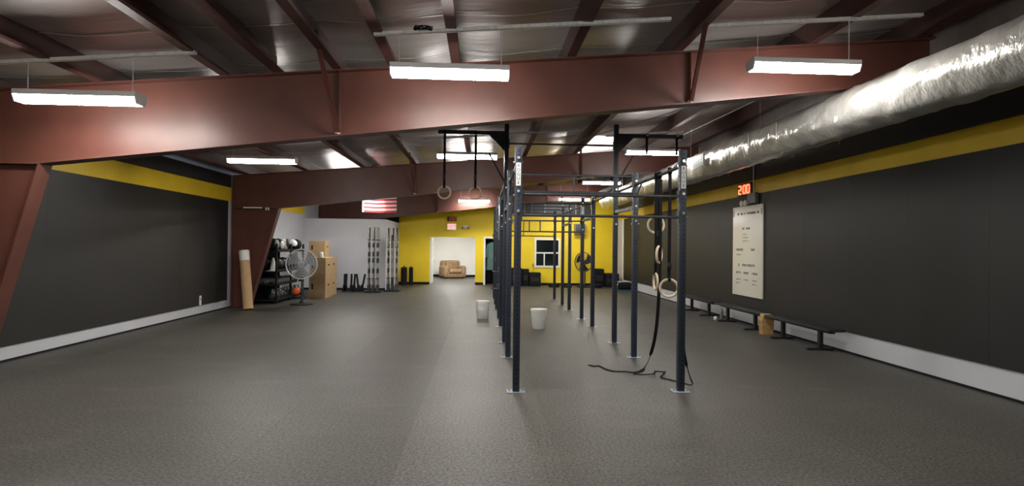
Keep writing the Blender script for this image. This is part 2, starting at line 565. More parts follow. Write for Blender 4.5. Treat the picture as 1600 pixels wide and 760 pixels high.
# ------------------------------------------------------------------ rigid frames
def frame(Y, label, braces=(), strip=False):
    t = thing('steel_frame', label, 'steel frame', (-6.1, Y, 0), 'red steel frames of the hall')
    xl, xr = XL + 0.06, XR - 0.07
    MB().prism([(xl, 2.53), (-5.16, 2.53), (xr, zb(xr)), (xr, zt(xr)), (xl, zt(xl))], 'Y', Y - 0.006, Y + 0.006).build('rafter', 'red', t, smooth=0)
    MB().prism([(xl, 0.0), (-5.86, 0.0), (-5.16, 2.53), (xl, 2.53)], 'Y', Y - 0.006, Y + 0.006).build('column', 'red', t, smooth=0)
    MB().bar((xl, Y, zt(xl) - 0.008), (xr, Y, zt(xr) - 0.008), 0.20, 0.016).build('top_flange', 'red', t, smooth=0)
    MB().bar((-5.16, Y, zb(-5.16) + 0.006), (xr, Y, zb(xr) + 0.006), 0.20, 0.018).build('bottom_flange', 'red', t, smooth=0)
    MB().bar((-5.86, Y, 0.012), (-5.16, Y, 2.53), 0.20, 0.016, up=(1, 0, 0)).build('inner_flange', 'red', t, smooth=0)
    MB().box(xl - 0.012, xl + 0.006, Y - 0.1, Y + 0.1, 0, zt(xl) - 0.02).build('outer_flange', 'red', t, smooth=0)
    MB().box(xl, -5.16, Y - 0.1, Y + 0.1, 2.52, 2.54).build('splice_plate', 'red', t, smooth=0)
    MB().box(-6.32 + 0.05, -5.80, Y - 0.13, Y + 0.13, 0, 0.02).build('base_plate', 'red', t, smooth=0)
    for sx in (-1.75, 2.55):
        MB().box(sx + 0.02, sx + 0.032, Y - 0.09, Y + 0.09, zb(sx) + 0.015, zt(sx) - 0.016).build('stiffener', 'red', t, smooth=0)
    for p, q in braces:
        MB().bar(p, q, 0.05, 0.006, up=(1, 0, 0)).bar(Vector(p) + Vector((0.022, 0, 0)), Vector(q) + Vector((0.022, 0, 0)), 0.006, 0.045, up=(1, 0, 0)).build('flange_brace', 'red', t, smooth=0)
        MB().cyl(Vector(p) + Vector((-0.02, 0, 0.01)), Vector(p) + Vector((0.04, 0, 0.01)), 0.016, n=8).build('brace_bolt', 'zinc', t)
    if strip:
        MB().box(-6.02, -5.56, Y - 0.125, Y - 0.10, 2.515, 2.545).build('pale_tape_strip', 'zinc', t)
        for bx in (-5.46, -5.40):
            MB().box(bx - 0.015, bx + 0.015, Y - 0.12, Y - 0.10, 2.47, 2.54).build('clip', 'zinc', t)
    return t


frame(6.90, 'lit red oxide steel roof beam behind two strip lights, above the nearest pull-up posts',
      [((-1.75, 6.82, 2.95), (-1.80, 5.98, 3.88)), ((2.56, 6.82, 3.44), (2.40, 5.98, 4.08))])
frame(14.60, 'dark red steel frame with its tapered column standing beside the leaning cardboard tube',
      [((-1.75, 14.52, 2.95), (-1.80, 13.7, 3.88)), ((2.56, 14.52, 3.44), (2.40, 13.7, 4.08))], True)
frame(22.20, 'dark red steel roof beam just before the yellow end wall, above the doorway',
      [((-1.75, 22.12, 2.95), (-1.80, 21.3, 3.88))])

# roof cable braces and struts
for (p, q, n) in (((3.15, 6.98, 3.60), (2.10, 12.0, 3.94), 'left'), ((3.75, 6.98, 3.66), (4.35, 12.0, 4.1), 'right')):
    o = tag(MB().cyl(p, q, 0.008, n=6).cyl(Vector(p), Vector(p) + (Vector(q) - Vector(p)) * 0.03, 0.016, n=8).build('brace_cable', 'grey'),
            'thin grey brace cable running from the lit beam towards the ' + ('rings rig' if n == 'left' else 'silver duct'), 'cable')


# ------------------------------------------------------------------ strip lights
def strip_light(x, Y, z, label, strut=True):
    t = thing('strip_light', label, 'light', (x, Y, z), 'hanging strip lights')
    L = 0.605
    MB().box(x - L, x + L, Y - 0.10, Y + 0.10, z + 0.005, z + 0.062, 0.006).build('housing', 'housing', t)
    MB().prism([(Y - 0.098, z + 0.006), (Y + 0.098, z + 0.006), (Y + 0.068, z - 0.055), (Y - 0.068, z - 0.055)], 'X', x - L + 0.012, x + L - 0.012).build('diffuser', 'tube', t, smooth=0)
    for s_ in (-1, 1):
        MB().prism([(Y - 0.101, z + 0.01), (Y + 0.101, z + 0.01), (Y + 0.072, z - 0.059), (Y - 0.072, z - 0.059)], 'X', x + s_ * (L - 0.012), x + s_ * L).build('end_cap', 'housing', t, smooth=0)
        xs = x + s_ * 0.52
        MB().cyl((xs, Y, z + 0.06), (xs, Y, zt(xs) - 0.03), 0.005, n=6).build('hanger_wire', 'zinc', t)
        MB().box(xs - 0.02, xs + 0.02, Y - 0.03, Y + 0.03, z + 0.06, z + 0.08).build('hanger_bracket', 'zinc', t)
    return t


def channel(x0, x1, Y, label):
    o = MB()
    a, b = Vector((x0, Y, zt(x0) - 0.022)), Vector((x1, Y, zt(x1) - 0.022))
    o.bar(a, b, 0.041, 0.004)
    o.bar(a + Vector((0, 0.019, 0.012)), b + Vector((0, 0.019, 0.012)), 0.004, 0.036)
    o.bar(a + Vector((0, -0.019, 0.012)), b + Vector((0, -0.019, 0.012)), 0.004, 0.036)
    return tag(o.build('mounting_channel', 'zinc', smooth=0), label, 'metal channel', 'zinc mounting channels under the purlins')


LIGHTS = [
    (-0.34, 5.75, 3.40, 'strip light hanging in front of the lit red beam, whole fixture clear of the duct'),
    (3.53, 6.00, 3.65, 'strip light hanging in front of the lit red beam above the silver duct'),
    (-4.15, 6.00, 3.10, 'strip light before the low end of the lit red beam by the left black wall'),
    (-3.99, 10.4, 3.14, 'strip light hanging over the open floor before the tapered red column'),
    (-0.31, 11.3, 3.44, 'strip light hanging behind the pair of high wooden rings'),
    (3.75, 12.2, 3.75, 'strip light hanging behind the right tall post beside the silver duct'),
    (-4.0, 17.5, 3.14, 'strip light hanging above the plywood boxes behind the dark frame'),
    (-0.31, 17.5, 3.60, 'strip light hanging beyond the dark red beam over the open lane'),
    (3.75, 17.5, 3.68, 'strip light hanging over the far rows of posts near the duct end'),
    (-0.31, 21.7, 3.385, 'strip light hanging over the lit yellow wall, before the exit sign'),
    (3.55, 21.5, 3.49, 'strip light hanging over the fan by the yellow wall and window'),
    (-4.0, 0.3, 3.14, 'strip light hanging near the entrance over the open floor'),
    (-0.31, 0.3, 3.44, 'strip light hanging near the entrance in the middle of the hall'),
    (3.75, 0.3, 3.75, 'strip light hanging near the entrance under the duct'),
]
for a in LIGHTS:
    strip_light(*a)
channel(-1.12, 1.95, 5.75, 'pale zinc channel above the strip light before the lit red beam')
channel(2.45, 4.9, 6.0, 'pale zinc channel above the strip light by the silver duct')
channel(-5.2, -3.0, 6.0, 'pale zinc channel above the strip light at the low end of the beam')
channel(-5.1, -2.9, 10.4, 'pale zinc channel over the open floor before the tapered column')
channel(-1.2, 2.04, 11.3, 'pale zinc channel behind the left tall post')
channel(2.72, 4.45, 12.2, 'pale zinc channel behind the right tall post')
o = MB()
pts = []
for k in range(60):
    a = k * 0.55
    pts.append((-0.62 + 0.09 * math.cos(a) + 0.01 * math.sin(k), 5.74 + 0.05 * math.sin(a), zt(-0.62) + 0.012 + 0.02 * math.sin(k * 1.3)))
tag(o.tube(pts, 0.006, 5).build('cable_coil', 'matte'), 'small coil of black cable lying on the zinc channel', 'cable')

# ------------------------------------------------------------------ duct
du = thing('air_duct', 'long silver foil air duct running high along the right wall', 'duct', (4.62, 8, 3.05))
mb = MB()
NR, NA = 260, 28
ya, ye = -3.0, 20.6
rings = []
for i in range(NR + 1):
    y = ya + (ye - ya) * i / NR
    ring = []
    for k in range(NA):
        a = 2 * PI * k / NA
        r = 0.28 + 0.010 * math.sin(3 * a + y * 4.2) * math.sin(y * 9.7) + 0.007 * math.sin(7 * a + 2 * y) + 0.006 * math.sin(5 * a - 13 * y) + random.uniform(-0.007, 0.007)
        if abs((y % 1.52)) < 0.06:
            r -= 0.016
        ring.append(mb.bm.verts.new((4.62 + r * math.cos(a), y, 3.35 + r * math.sin(a))))
    rings.append(ring)
for A, B in zip(rings, rings[1:]):
    for k in range(NA):
        mb.bm.faces.new((A[k], A[(k + 1) % NA], B[(k + 1) % NA], B[k]))
mb.bm.faces.new(rings[0])
mb.bm.faces.new(rings[-1][::-1])
mb.build('duct_sleeve', 'ducfoil', du, smooth=50)
for y in (1.2, 4.2, 9.1, 12.2, 15.2, 18.3):
    MB().tube([(4.62 + 0.292 * math.cos(2 * PI * k / 32), y, 3.35 + 0.292 * math.sin(2 * PI * k / 32)) for k in range(32)], 0.022, 6, True, ry=0.004, side=(0, 1, 0)).build('duct_strap', 'zinc', du)
    MB().cyl((4.62, y, 3.64), (4.62, y, zt(4.62) + 0.04), 0.006, n=6).build('hanger_rod', 'zinc', du)
g = MB().box(4.235, 4.27, 10.55, 11.1, 3.22, 3.46, 0.004).build('register_frame', 'white', du)
for k in range(6):
    MB().bar((4.232, 10.6, 3.255 + k * 0.034), (4.232, 11.05, 3.255 + k * 0.034), 0.02, 0.006).build('register_slat', 'grey', g)
for y, z in ((8.05, 3.42), (8.9, 3.42)):
    MB().box(4.325, 4.34, y, y + 0.03, 3.3, 3.5).build('foil_tape_tab', 'tape', du)

# ------------------------------------------------------------------ pull-up rig
RX = (0.40, 2.27)
RY = (6.25, 8.20, 9.43, 11.33, 12.55, 14.35, 15.58, 17.30)
TOP, TALL = 2.735, 3.72
rig = thing('pull_up_rig', 'large navy steel pull-up rig of two rows of posts standing on the rubber floor', 'pull-up rig', (1.335, 6.25, 0))


def upright(x, y, h, near):
    u = MB().box(x - 0.038, x + 0.038, y - 0.038, y + 0.038, 0.008, h, 0.006).build('upright', 'navy', rig)
    b = MB().box(x - 0.10, x + 0.10, y - 0.075, y + 0.075, 0.0, 0.009, 0.002, 1)
    b.build('base_plate', 'plate', u)
    for sx in (-0.075, 0.075):
        MB().cyl((x + sx, y, 0.009), (x + sx, y, 0.022), 0.012, n=6).build('anchor_bolt', 'chrome', u)
    hm = MB()
    z = 0.10
    while z < h - 0.03:
        hm.cyl((x, y - 0.0385, z), (x, y - 0.0375, z), 0.0085, n=8)
        hm.cyl((x - 0.0385, y, z), (x - 0.0375, y, z), 0.0085, n=8)
        z += 0.0508 * (1 if near else 2)
    stuff(hm.build('bolt_holes', 'matte', u))
    return u


def bolt(u, x, y, z, ax='y'):
    if ax == 'y':
        MB().cyl((x, y - 0.054, z), (x, y - 0.036, z), 0.017, n=8).build('bolt', 'chrome', u)
    else:
        MB().cyl((x - 0.054, y, z), (x + 0.054, y, z), 0.014, n=8).build('bolt', 'chrome', u)


UP = {}
for j, y in enumerate(RY):
    for i, x in enumerate(RX):
        h = TALL if j == 2 else TOP
        u = upright(x, y, h, j < 3)
        UP[(i, j)] = u
        if j < 6:
            for z in (2.61, 2.24, 2.02):
                bolt(u, x, y, z)
                if j < 2:
                    bolt(u, x, y, z - 0.045, 'x')
for (i, j) in ((0, 0), (1, 0), (0, 4), (1, 4)):
    x, y = RX[i], RY[j]
    u = UP[(i, j)]
    z0, z1 = (2.30, 2.555)
    MB().box(x - 0.026, x + 0.026, y - 0.0415, y - 0.038, z0, z1, 0.001, 1).build('name_plate', 'white', u)
    for k, ch in enumerate('ROGUE'):
        zz = z1 - 0.032 - k * 0.048
        text_mb(ch, 0.05, Matrix.Translation((x, y - 0.0422, zz)) @ Matrix.Rotation(PI / 2, 4, 'X'), bold=0.0012).build('lettering', 'ink', u, smooth=0)


def cross(j, z, r=0.016, x0=RX[0], x1=RX[1], m='bar'):
    MB().cyl((x0 + 0.036, RY[j], z), (x1 - 0.036, RY[j], z), r, n=12).build('pull_up_bar', m, rig)
    for x in (x0 + 0.042, x1 - 0.042):
        MB().box(x - 0.006, x + 0.006, RY[j] - 0.036, RY[j] + 0.036, z - 0.07, z + 0.07).build('bar_flange', 'navy', rig)


for j, zs in ((0, (2.21, 1.975)), (1, (2.68, 2.43)), (2, (3.36, 2.55)), (3, (2.51,)), (4, (2.21, 1.965)), (5, (2.66,)), (6, (2.66,)), (7, (2.66, 2.43, 1.955))):
    for z in zs:
        cross(j, z)
for j, xs, za, zc in ((4, (1.065, 1.31), 1.965, 2.21), (7, (1.292,), 1.955, 2.43), (2, (1.55,), 2.55, 2.82), (3, (1.62,), 2.51, 2.70)):
    for x in xs:
        MB().cyl((x, RY[j], za), (x, RY[j], zc), 0.014, n=10).build('bar_strut', 'bar', rig)
for i, x in enumerate(RX):
    for j in range(7):
        MB().cyl((x, RY[j] + 0.037, 2.56), (x, RY[j + 1] - 0.037, 2.56), 0.02, n=12).build('side_bar', 'black', rig)
        if RY[j + 1] - RY[j] < 1.5:
            MB().box(x - 0.025, x + 0.025, RY[j] + 0.037, RY[j + 1] - 0.037, 2.20, 2.25).build('side_beam', 'navy', rig)
    MB().bar((x, RY[0] + 0.04, 2.62), (x, RY[0] + 0.32, 2.56), 0.012, 0.04).build('gusset', 'navy', rig)
    MB().bar((x, RY[1] - 0.03, 2.38), (x, RY[1] - 0.34, 2.56), 0.012, 0.035).build('gusset', 'navy', rig)
# high cantilever arms on the tall posts
ZA = 3.53
for i, sgn in ((0, -1), (1, 1)):
    x = RX[i]
    MB().box(min(x, x + sgn * 1.15), max(x, x + sgn * 1.15), 9.43 - 0.03, 9.43 + 0.03, ZA - 0.03, ZA + 0.035, 0.004).build('ring_arm', 'navy', rig)
    MB().prism([(x + sgn * 0.036, ZA - 0.03), (x + sgn * 0.30, ZA - 0.03), (x + sgn * 0.036, ZA - 0.30)], 'Y', 9.425, 9.435).build('arm_gusset', 'navy', rig, smooth=0)
    MB().bar((x + sgn * 0.30, 9.44, ZA - 0.33), (x + sgn * 0.03, 9.48, 2.72), 0.01, 0.03).build('arm_tie', 'black', rig)
    MB().box(x - 0.0372, x + 0.0372, 9.43 + 0.037, 11.33 - 0.037, 2.63, 2.70).build('ridge_beam', 'navy', rig)
# J-hooks and pegs on the left posts
for j, z, s_ in ((3, 1.15, -1), (3, 0.80, -1), (4, 0.72, -1), (5, 1.30, -1), (2, 1.95, -1), (3, 1.85, 1)):
    x, y = RX[0], RY[j]
    MB().box(x - 0.055, x - 0.036, y - 0.03, y + 0.03, z - 0.05, z + 0.06, 0.003).box(x - 0.17, x - 0.05, y - 0.02, y + 0.02, z - 0.05, z - 0.03, 0.003).box(x - 0.18, x - 0.165, y - 0.02, y + 0.02, z - 0.05, z + 0.02, 0.003).build('bar_hook', 'bar', rig)
MB().box(0.335, 0.362, 11.28, 11.38, 1.75, 2.25, 0.003).build('attachment_plate', 'plate', rig)


# ------------------------------------------------------------------ rings and straps
def ring(name_label, x, y, z, rot, top, group, Rr=0.105):
    t = thing('gymnastic_ring', name_label, 'gym ring', (x, y, z - Rr - 0.016), group)
    c, s_ = math.cos(rot), math.sin(rot)
    MB().tube([(x + Rr * math.cos(a) * c, y + Rr * math.cos(a) * s_, z + Rr * math.sin(a)) for a in [2 * PI * k / 32 for k in range(32)]],
              0.0155, 10, True).build('wooden_hoop', 'wood', t)
    zt_ = z + Rr
    MB().box(x - 0.02, x + 0.02, y - 0.004, y + 0.004, zt_ - 0.022, top + 0.02).build('strap', 'strap', t)
    MB().tube([(x + 0.02 * sx, y + 0.024 * math.cos(a), zt_ + 0.024 * math.sin(a)) for sx, a in [(0, 2 * PI * k / 14) for k in range(14)]], 0.02, 6, True, ry=0.004, side=(1, 0, 0)).build('strap_loop', 'strap', t)
    MB().box(x - 0.028, x + 0.028, y - 0.014, y + 0.008, zt_ + 0.13, zt_ + 0.20, 0.004).build('buckle', 'black', t)
    MB().tube([(x, y + 0.032 * math.cos(a), top + 0.0 + 0.04 * math.sin(a)) for a in [2 * PI * k / 16 for k in range(16)]], 0.02, 6, True, ry=0.004, side=(1, 0, 0)).build('anchor_loop', 'strap', t)
    return t


for x, e_ in ((-0.637, 'at the free end of the arm'), (-0.118, 'nearer the post')):
    ring('high wooden gym ring from the left tall post, ' + e_, x, 9.43, 2.515, 0.0, ZA, 'pair of high rings', 0.103)
ring('wooden gym ring facing front, topmost of the rings on the right front bar', 2.27, 7.20, 1.925, 0.05, 2.56, 'rings on the right front bar')
ring('wooden gym ring turned half sideways, middle of the rings on the right front bar', 2.27, 7.06, 1.54, 0.95, 2.56, 'rings on the right front bar')
ring('wooden gym ring seen edge-on, hanging beside the lowest ring on the right front bar', 2.25, 7.13, 1.19, 1.50, 2.56, 'rings on the right front bar')
ring('wooden gym ring hanging lowest on the right front bar, right by the front post', 2.27, 6.67, 1.14, -0.25, 2.56, 'rings on the right front bar')
# pulley straps on the right arm
for x in (2.80, 3.32):
    t = thing('suspension_strap', 'black strap with metal hook hanging from the cantilever arm of the right tall post', 'strap', (x, 9.43, 3.22), 'straps on the right arm')
    MB().box(x - 0.02, x + 0.02, 9.426, 9.434, 3.22, ZA + 0.03).build('webbing', 'strap', t)
    MB().tube([(x, 9.43 + 0.05 * math.cos(a), ZA + 0.05 * math.sin(a)) for a in [2 * PI * k / 16 for k in range(16)]], 0.02, 6, True, ry=0.004, side=(1, 0, 0)).build('anchor_loop', 'strap', t)
    MB().ball((x, 9.39, ZA + 0.02), 0.03, 10, 8).build('hook', 'chrome', t)
# loose strap: from the bar down to the floor and back to the post
pts = [(2.27, 7.02, 2.50), (2.28, 7.05, 1.6), (2.28, 7.10, 0.9), (2.27, 7.20, 0.45), (2.24, 7.35, 0.14), (2.17, 7.33, 0.03), (2.10, 7.22, 0.012), (1.98, 7.14, 0.012),
       (1.86, 7.16, 0.02), (1.74, 7.21, 0.012), (1.66, 7.33, 0.012), (1.59, 7.44, 0.03), (1.54, 7.52, 0.012), (1.48, 7.60, 0.012)]
cp = catmull(pts)
sd = [(1, 0, 0) if p.z > 0.2 else (0.3, 0.9, 0.25) for p in cp]
tag(MB().tube(cp, 0.022, 6, ry=0.004, side=sd).build('loose_strap', 'strap'),
    'long black strap hanging from the right front bar and trailing its end across the floor', 'strap')
pts = [(2.32, 6.42, 2.50), (2.36, 6.44, 1.5), (2.37, 6.47, 0.75), (2.42, 6.55, 0.38), (2.50, 6.60, 0.12), (2.50, 6.50, 0.012), (2.40, 6.63, 0.012), (2.32, 6.75, 0.012),
       (2.25, 6.86, 0.014), (2.33, 6.96, 0.05), (2.35, 7.10, 0.03), (2.25, 7.12, 0.03), (2.20, 6.98, 0.035), (2.08, 7.03, 0.012), (1.95, 7.06, 0.012)]
cp = catmull(pts)
sd = [(1, 0, 0) if p.z > 0.2 else (0.5, 0.8, 0.25) for p in cp]
tag(MB().tube(cp, 0.018, 6, ry=0.004, side=sd).build('loose_strap', 'strap'),
    'thin black strap hanging behind the right front post and looping on the floor beside it', 'strap')


# ------------------------------------------------------------------ buckets
def bucket(x, y, h, lab, lid):
    t = thing('bucket', lab, 'bucket', (x, y, 0))
    MB().lathe([(0.118, 0.0), (0.124, 0.008), (0.150, h - 0.07), (0.158, h - 0.07), (0.158, h - 0.055), (0.151, h - 0.055), (0.152, h - 0.03),
                (0.160, h - 0.03), (0.160, h), (0.150, h), (0.145, h - 0.02), (0.115, 0.012)], (x, y, 0), 32).build('pail', 'white', t)
    if lid:
        MB().lathe([(0.0, h + 0.004), (0.14, h + 0.004), (0.145, h + 0.014), (0.164, h + 0.014), (0.166, h - 0.03), (0.162, h - 0.03), (0.160, h + 0.002)], (x, y, 0), 32).build('lid', 'white', t)
    MB().tube([(x + 0.155 * math.cos(a), y - 0.155 * abs(math.sin(a)) * 0.98 - 0.006, h - 0.06 - 0.13 * math.sin(a)) for a in [PI * k / 16 for k in range(17)]], 0.003, 6).build('wire_handle', 'zinc', t)
    return t


bucket(1.15, 11.08, 0.375, 'white plastic bucket between the two rows of rig posts', True)
bucket(0.04, 12.60, 0.395, 'white plastic bucket outside the rig, beside the left row of posts', False)


# ------------------------------------------------------------------ benches
def bench(y0, y1, lab):
    t = thing('bench', lab, 'bench', (5.5, (y0 + y1) / 2, 0))
    MB().box(5.37, 5.65, y0, y1, 0.345, 0.385, 0.008).build('seat_board', 'black', t)
    MB().box(5.47, 5.55, y0 + 0.1, y1 - 0.1, 0.305, 0.345, 0.004).build('rail', 'black', t)
    for y in (y0 + 0.42, y1 - 0.42):
        MB().box(5.48, 5.54, y - 0.035, y + 0.035, 0.03, 0.31, 0.003).build('leg', 'black', t)
        MB().box(5.28, 5.70, y - 0.035, y + 0.035, 0.0, 0.035, 0.004).build('foot', 'black', t)


bench(8.40, 10.36, 'black low bench on the side of the brown paper bag away from the whiteboard')
bench(10.56, 12.66, 'black low bench under the whiteboard, with the brown paper bag at its end')
bench(12.86, 14.80, 'black low bench beyond the whiteboard, next to the small white ball')
t = thing('paper_bag', 'brown paper bag standing on the floor between two benches', 'bag', (5.50, 10.46, 0))
MB().prism([(5.36, 0.0), (5.56, 0.0), (5.58, 0.27), (5.55, 0.36), (5.38, 0.36), (5.34, 0.26)], 'Y', 10.385, 10.525).build('bag_body', 'bag', t, smooth=0)
MB().box(5.375, 5.56, 10.38, 10.53, 0.34, 0.385, 0.004).build('folded_top', 'card', t)
tag(MB().ball((5.36, 12.55, 0.04), 0.04).box(5.33, 5.39, 12.52, 12.58, 0, 0.012).build('ball', 'white'), 'small white ball lying on the floor before the benches', 'ball')
t = thing('water_bottle', 'clear grey drink bottle standing on the floor near the white ball', 'bottle', (5.58, 12.72, 0))
MB().lathe([(0.035, 0), (0.038, 0.01), (0.038, 0.17), (0.018, 0.21), (0.016, 0.225)], (5.58, 12.72, 0), 16).build('bottle_body', 'grey', t)
MB().cyl((5.58, 12.72, 0.225), (5.58, 12.72, 0.25), 0.018).build('cap', 'blue', t)

# ------------------------------------------------------------------ whiteboard, timer, emergency light
t = thing('whiteboard', 'tall white board with handwritten columns on the black right wall', 'whiteboard', (5.77, 11.87, 0.60))
MB().box(5.752, 5.779, 11.19, 12.55, 0.60, 2.565, 0.003).build('board', 'board', t)
random.seed(11)


def words(yc, z, width, h, n, th):
    mb = MB()
    y = yc + width / 2
    step = width / n
    for k in range(n):
        if random.random() < 0.12:
            y -= step
            continue
        a, b = y - step * 0.15, y - step * 0.85
        mb.bar((5.7505, a, z - h * random.uniform(0.2, 0.5)), (5.7505, b, z + h * random.uniform(0.2, 0.5)), 0.003, th)
        mb.bar((5.7505, a, z + h * 0.4), (5.7505, b, z + h * random.uniform(-0.4, 0.4)), 0.003, th)
        if random.random() < 0.6:
            mb.bar((5.7505, b, z - h * 0.5), (5.7505, b, z + h * 0.5), 0.003, th, up=(0, 1, 0))
        y -= step
    stuff(mb.build('marker_writing', 'ink', t, smooth=0))


words(12.15, 2.40, 0.36, 0.05, 7, 0.012)
words(11.62, 2.40, 0.55, 0.05, 11, 0.012)
words(11.92, 2.07, 0.36, 0.05, 6, 0.012)
for k in range(3):
    words(11.92, 1.95 - k * 0.075, 0.30, 0.025, 5, 0.004)
words(12.22, 1.61, 0.34, 0.05, 6, 0.012)
words(11.60, 1.61, 0.18, 0.05, 3, 0.012)
words(12.25, 1.50, 0.2, 0.025, 5, 0.004)
words(11.90, 1.27, 0.76, 0.055, 12, 0.012)
for yc in (12.25, 11.90, 11.52):
    words(yc, 1.10, 0.24, 0.05, 5, 0.010)
for yc, z in ((12.28, 0.87), (12.26, 0.95), (11.52, 0.95), (11.52, 0.87), (11.9, 0.95)):
    words(yc, z, 0.2, 0.025, 5, 0.004)
for y in (12.50, 11.24):
    MB().box(5.7485, 5.7525, y - 0.012, y + 0.012, 2.35, 2.48).build('board_clip', 'ink', t)

SEG = {'0': 'abcdef', '2': 'abged', '3': 'abgcd', '1': 'bc', '5': 'afgcd'}


def seg_digit(mb, ch, u0, v0, wd, ht, th, f):
    e = {'a': ((0, ht), (wd, ht)), 'b': ((wd, ht), (wd, ht / 2)), 'c': ((wd, ht / 2), (wd, 0)), 'd': ((0, 0), (wd, 0)),
         'e': ((0, 0), (0, ht / 2)), 'f': ((0, ht / 2), (0, ht)), 'g': ((0, ht / 2), (wd, ht / 2))}
    for c in SEG[ch]:
        (a, b), (c2, d2) = e[c]
        p, q = f(u0 + a, v0 + b), f(u0 + c2, v0 + d2)
        mb.bar(p, q, th, th, up=(0.3, 0.5, 0.7))


t = thing('wall_timer', 'black digital timer with red digits on the yellow band of the right wall', 'timer', (5.76, 11.97, 2.80))
MB().box(5.73, 5.792, 11.65, 12.30, 2.80, 3.06, 0.006).build('casing', 'black', t)
mb = MB()
f = lambda u, v: (5.728, 12.22 - u, 2.845 + v)
for k, ch in enumerate('200'):
    seg_digit(mb, ch, k * 0.17 + (0.04 if k else 0), 0, 0.11, 0.17, 0.026, f)
mb.box(5.724, 5.73, 12.045, 12.065, 2.885, 2.905).box(5.724, 5.73, 12.045, 12.065, 2.955, 2.975)
mb.build('digits', 'redled', t, smooth=0)
t = thing('emergency_light', 'grey twin-head emergency light on the right wall under the red timer', 'emergency light', (5.74, 11.7, 2.58))
MB().box(5.70, 5.78, 11.42, 11.78, 2.60, 2.82, 0.01).build('casing', 'grey', t)
for y in (11.80, 11.98):
    MB().lathe([(0.0, -0.085), (0.062, -0.08), (0.06, -0.06), (0.03, 0.0)], (5.74, y, 2.62), 16, 'X').build('lamp_head', 'white', t)
MB().box(5.725, 5.76, 11.75, 12.0, 2.655, 2.675).build('lamp_bracket', 'grey', t)
tag(MB().cyl((5.728, 11.55, 2.82), (5.728, 11.55, 3.42), 0.012).build('conduit', 'zinc'), 'thin vertical conduit rising from the emergency light up the right wall', 'conduit')
t = thing('wall_outlet', 'white cover plate low on the black left wall', 'outlet', (-6.32, 13.0, 0.22))
MB().box(XL + 0.018, XL + 0.032, 12.97, 13.05, 0.215, 0.43, 0.003).build('cover_plate', 'white', t)
MB().box(XL + 0.032, XL + 0.036, 12.995, 13.025, 0.33, 0.37).build('socket', 'grey', t)

# back wall fittings
t = thing('wall_timer', 'small dark digital timer high on the yellow end wall over the doorway', 'timer', (-1.27, 23.56, 2.66))
MB().box(-1.45, -1.06, 23.53, 23.598, 2.66, 2.84, 0.006).build('casing', 'black', t)
mb = MB()
f2 = lambda u, v: (-1.36 + u, 23.528, 2.695 + v)
for k, ch in enumerate('200'):
    seg_digit(mb, ch, k * 0.085 + (0.02 if k else 0), 0, 0.055, 0.11, 0.014, f2)
mb.build('digits', mat('dim_red_led', srgb(150, 30, 20), 0.5, emit=(1, 0.1, 0.05, 1), estr=0.25), t, smooth=0)
t = thing('exit_sign', 'pale exit sign with red letters over the doorway in the yellow wall', 'exit sign', (-1.27, 23.56, 2.28))
MB().box(-1.46, -1.07, 23.54, 23.598, 2.29, 2.56, 0.006).build('casing', 'white', t)
MB().box(-1.44, -1.09, 23.534, 23.541, 2.31, 2.54).build('sign_face', 'signface', t)
text_mb('EXIT', 0.17, Matrix.Translation((-1.265, 23.531, 2.425)) @ Matrix.Rotation(PI / 2, 4, 'X'), bold=0.003).build('lettering', 'signred', t, smooth=0)
t = thing('emergency_light', 'small twin-head emergency light on the yellow wall beside the exit sign', 'emergency light', (-0.68, 23.55, 2.30))
MB().box(-0.78, -0.58, 23.54, 23.598, 2.38, 2.50, 0.01).build('casing', 'white', t)
for x in (-0.80, -0.56):
    MB().lathe([(0.0, -0.05), (0.055, -0.045), (0.055, 0.0), (0.03, 0.04), (0, 0.045)], (x, 23.53, 2.38), 14, 'Y').build('lamp_head', 'grey', t)
t = thing('wall_speaker', 'grey speaker box mounted high on the yellow wall right of the window', 'speaker', (4.12, 23.4, 2.18))
MB().box(3.90, 4.34, 23.28, 23.55, 2.20, 2.62, 0.012).build('cabinet', 'grey', t)
MB().box(3.93, 4.31, 23.272, 23.282, 2.23, 2.59, 0.004).build('grille', 'dkgrey', t)
MB().box(4.05, 4.19, 23.54, 23.598, 2.32, 2.50).build('wall_bracket', 'black', t)
t = thing('header_box', 'long dark grey boxed header along the top of the yellow wall above the window', 'header', (2.6, 23.5, 2.98))
MB().box(0.75, 4.55, 23.30, 23.598, 2.98, 3.52, 0.006).build('box_face', 'dkgrey', t)
for x in (1.0, 1.75, 2.05, 2.6, 3.35, 3.9):
    MB().box(x, x + 0.05, 23.285, 23.30, 2.98, 3.50).build('rib', 'grey', t)

# ------------------------------------------------------------------ lounge armchair
t = thing('armchair', 'beige patterned tub armchair in the white room beyond the doorway', 'armchair', (-1.5, 28.5, 0))
def chair_part(name, boxes, m='beige'):
    mb = MB()
    for bx in boxes:
        mb.box(*bx)
    mb.xf(Matrix.Translation((-1.47, 28.45, 0)) @ Matrix.Rotation(R(24), 4, 'Z'))
    return mb.build(name, m, t, smooth=60)


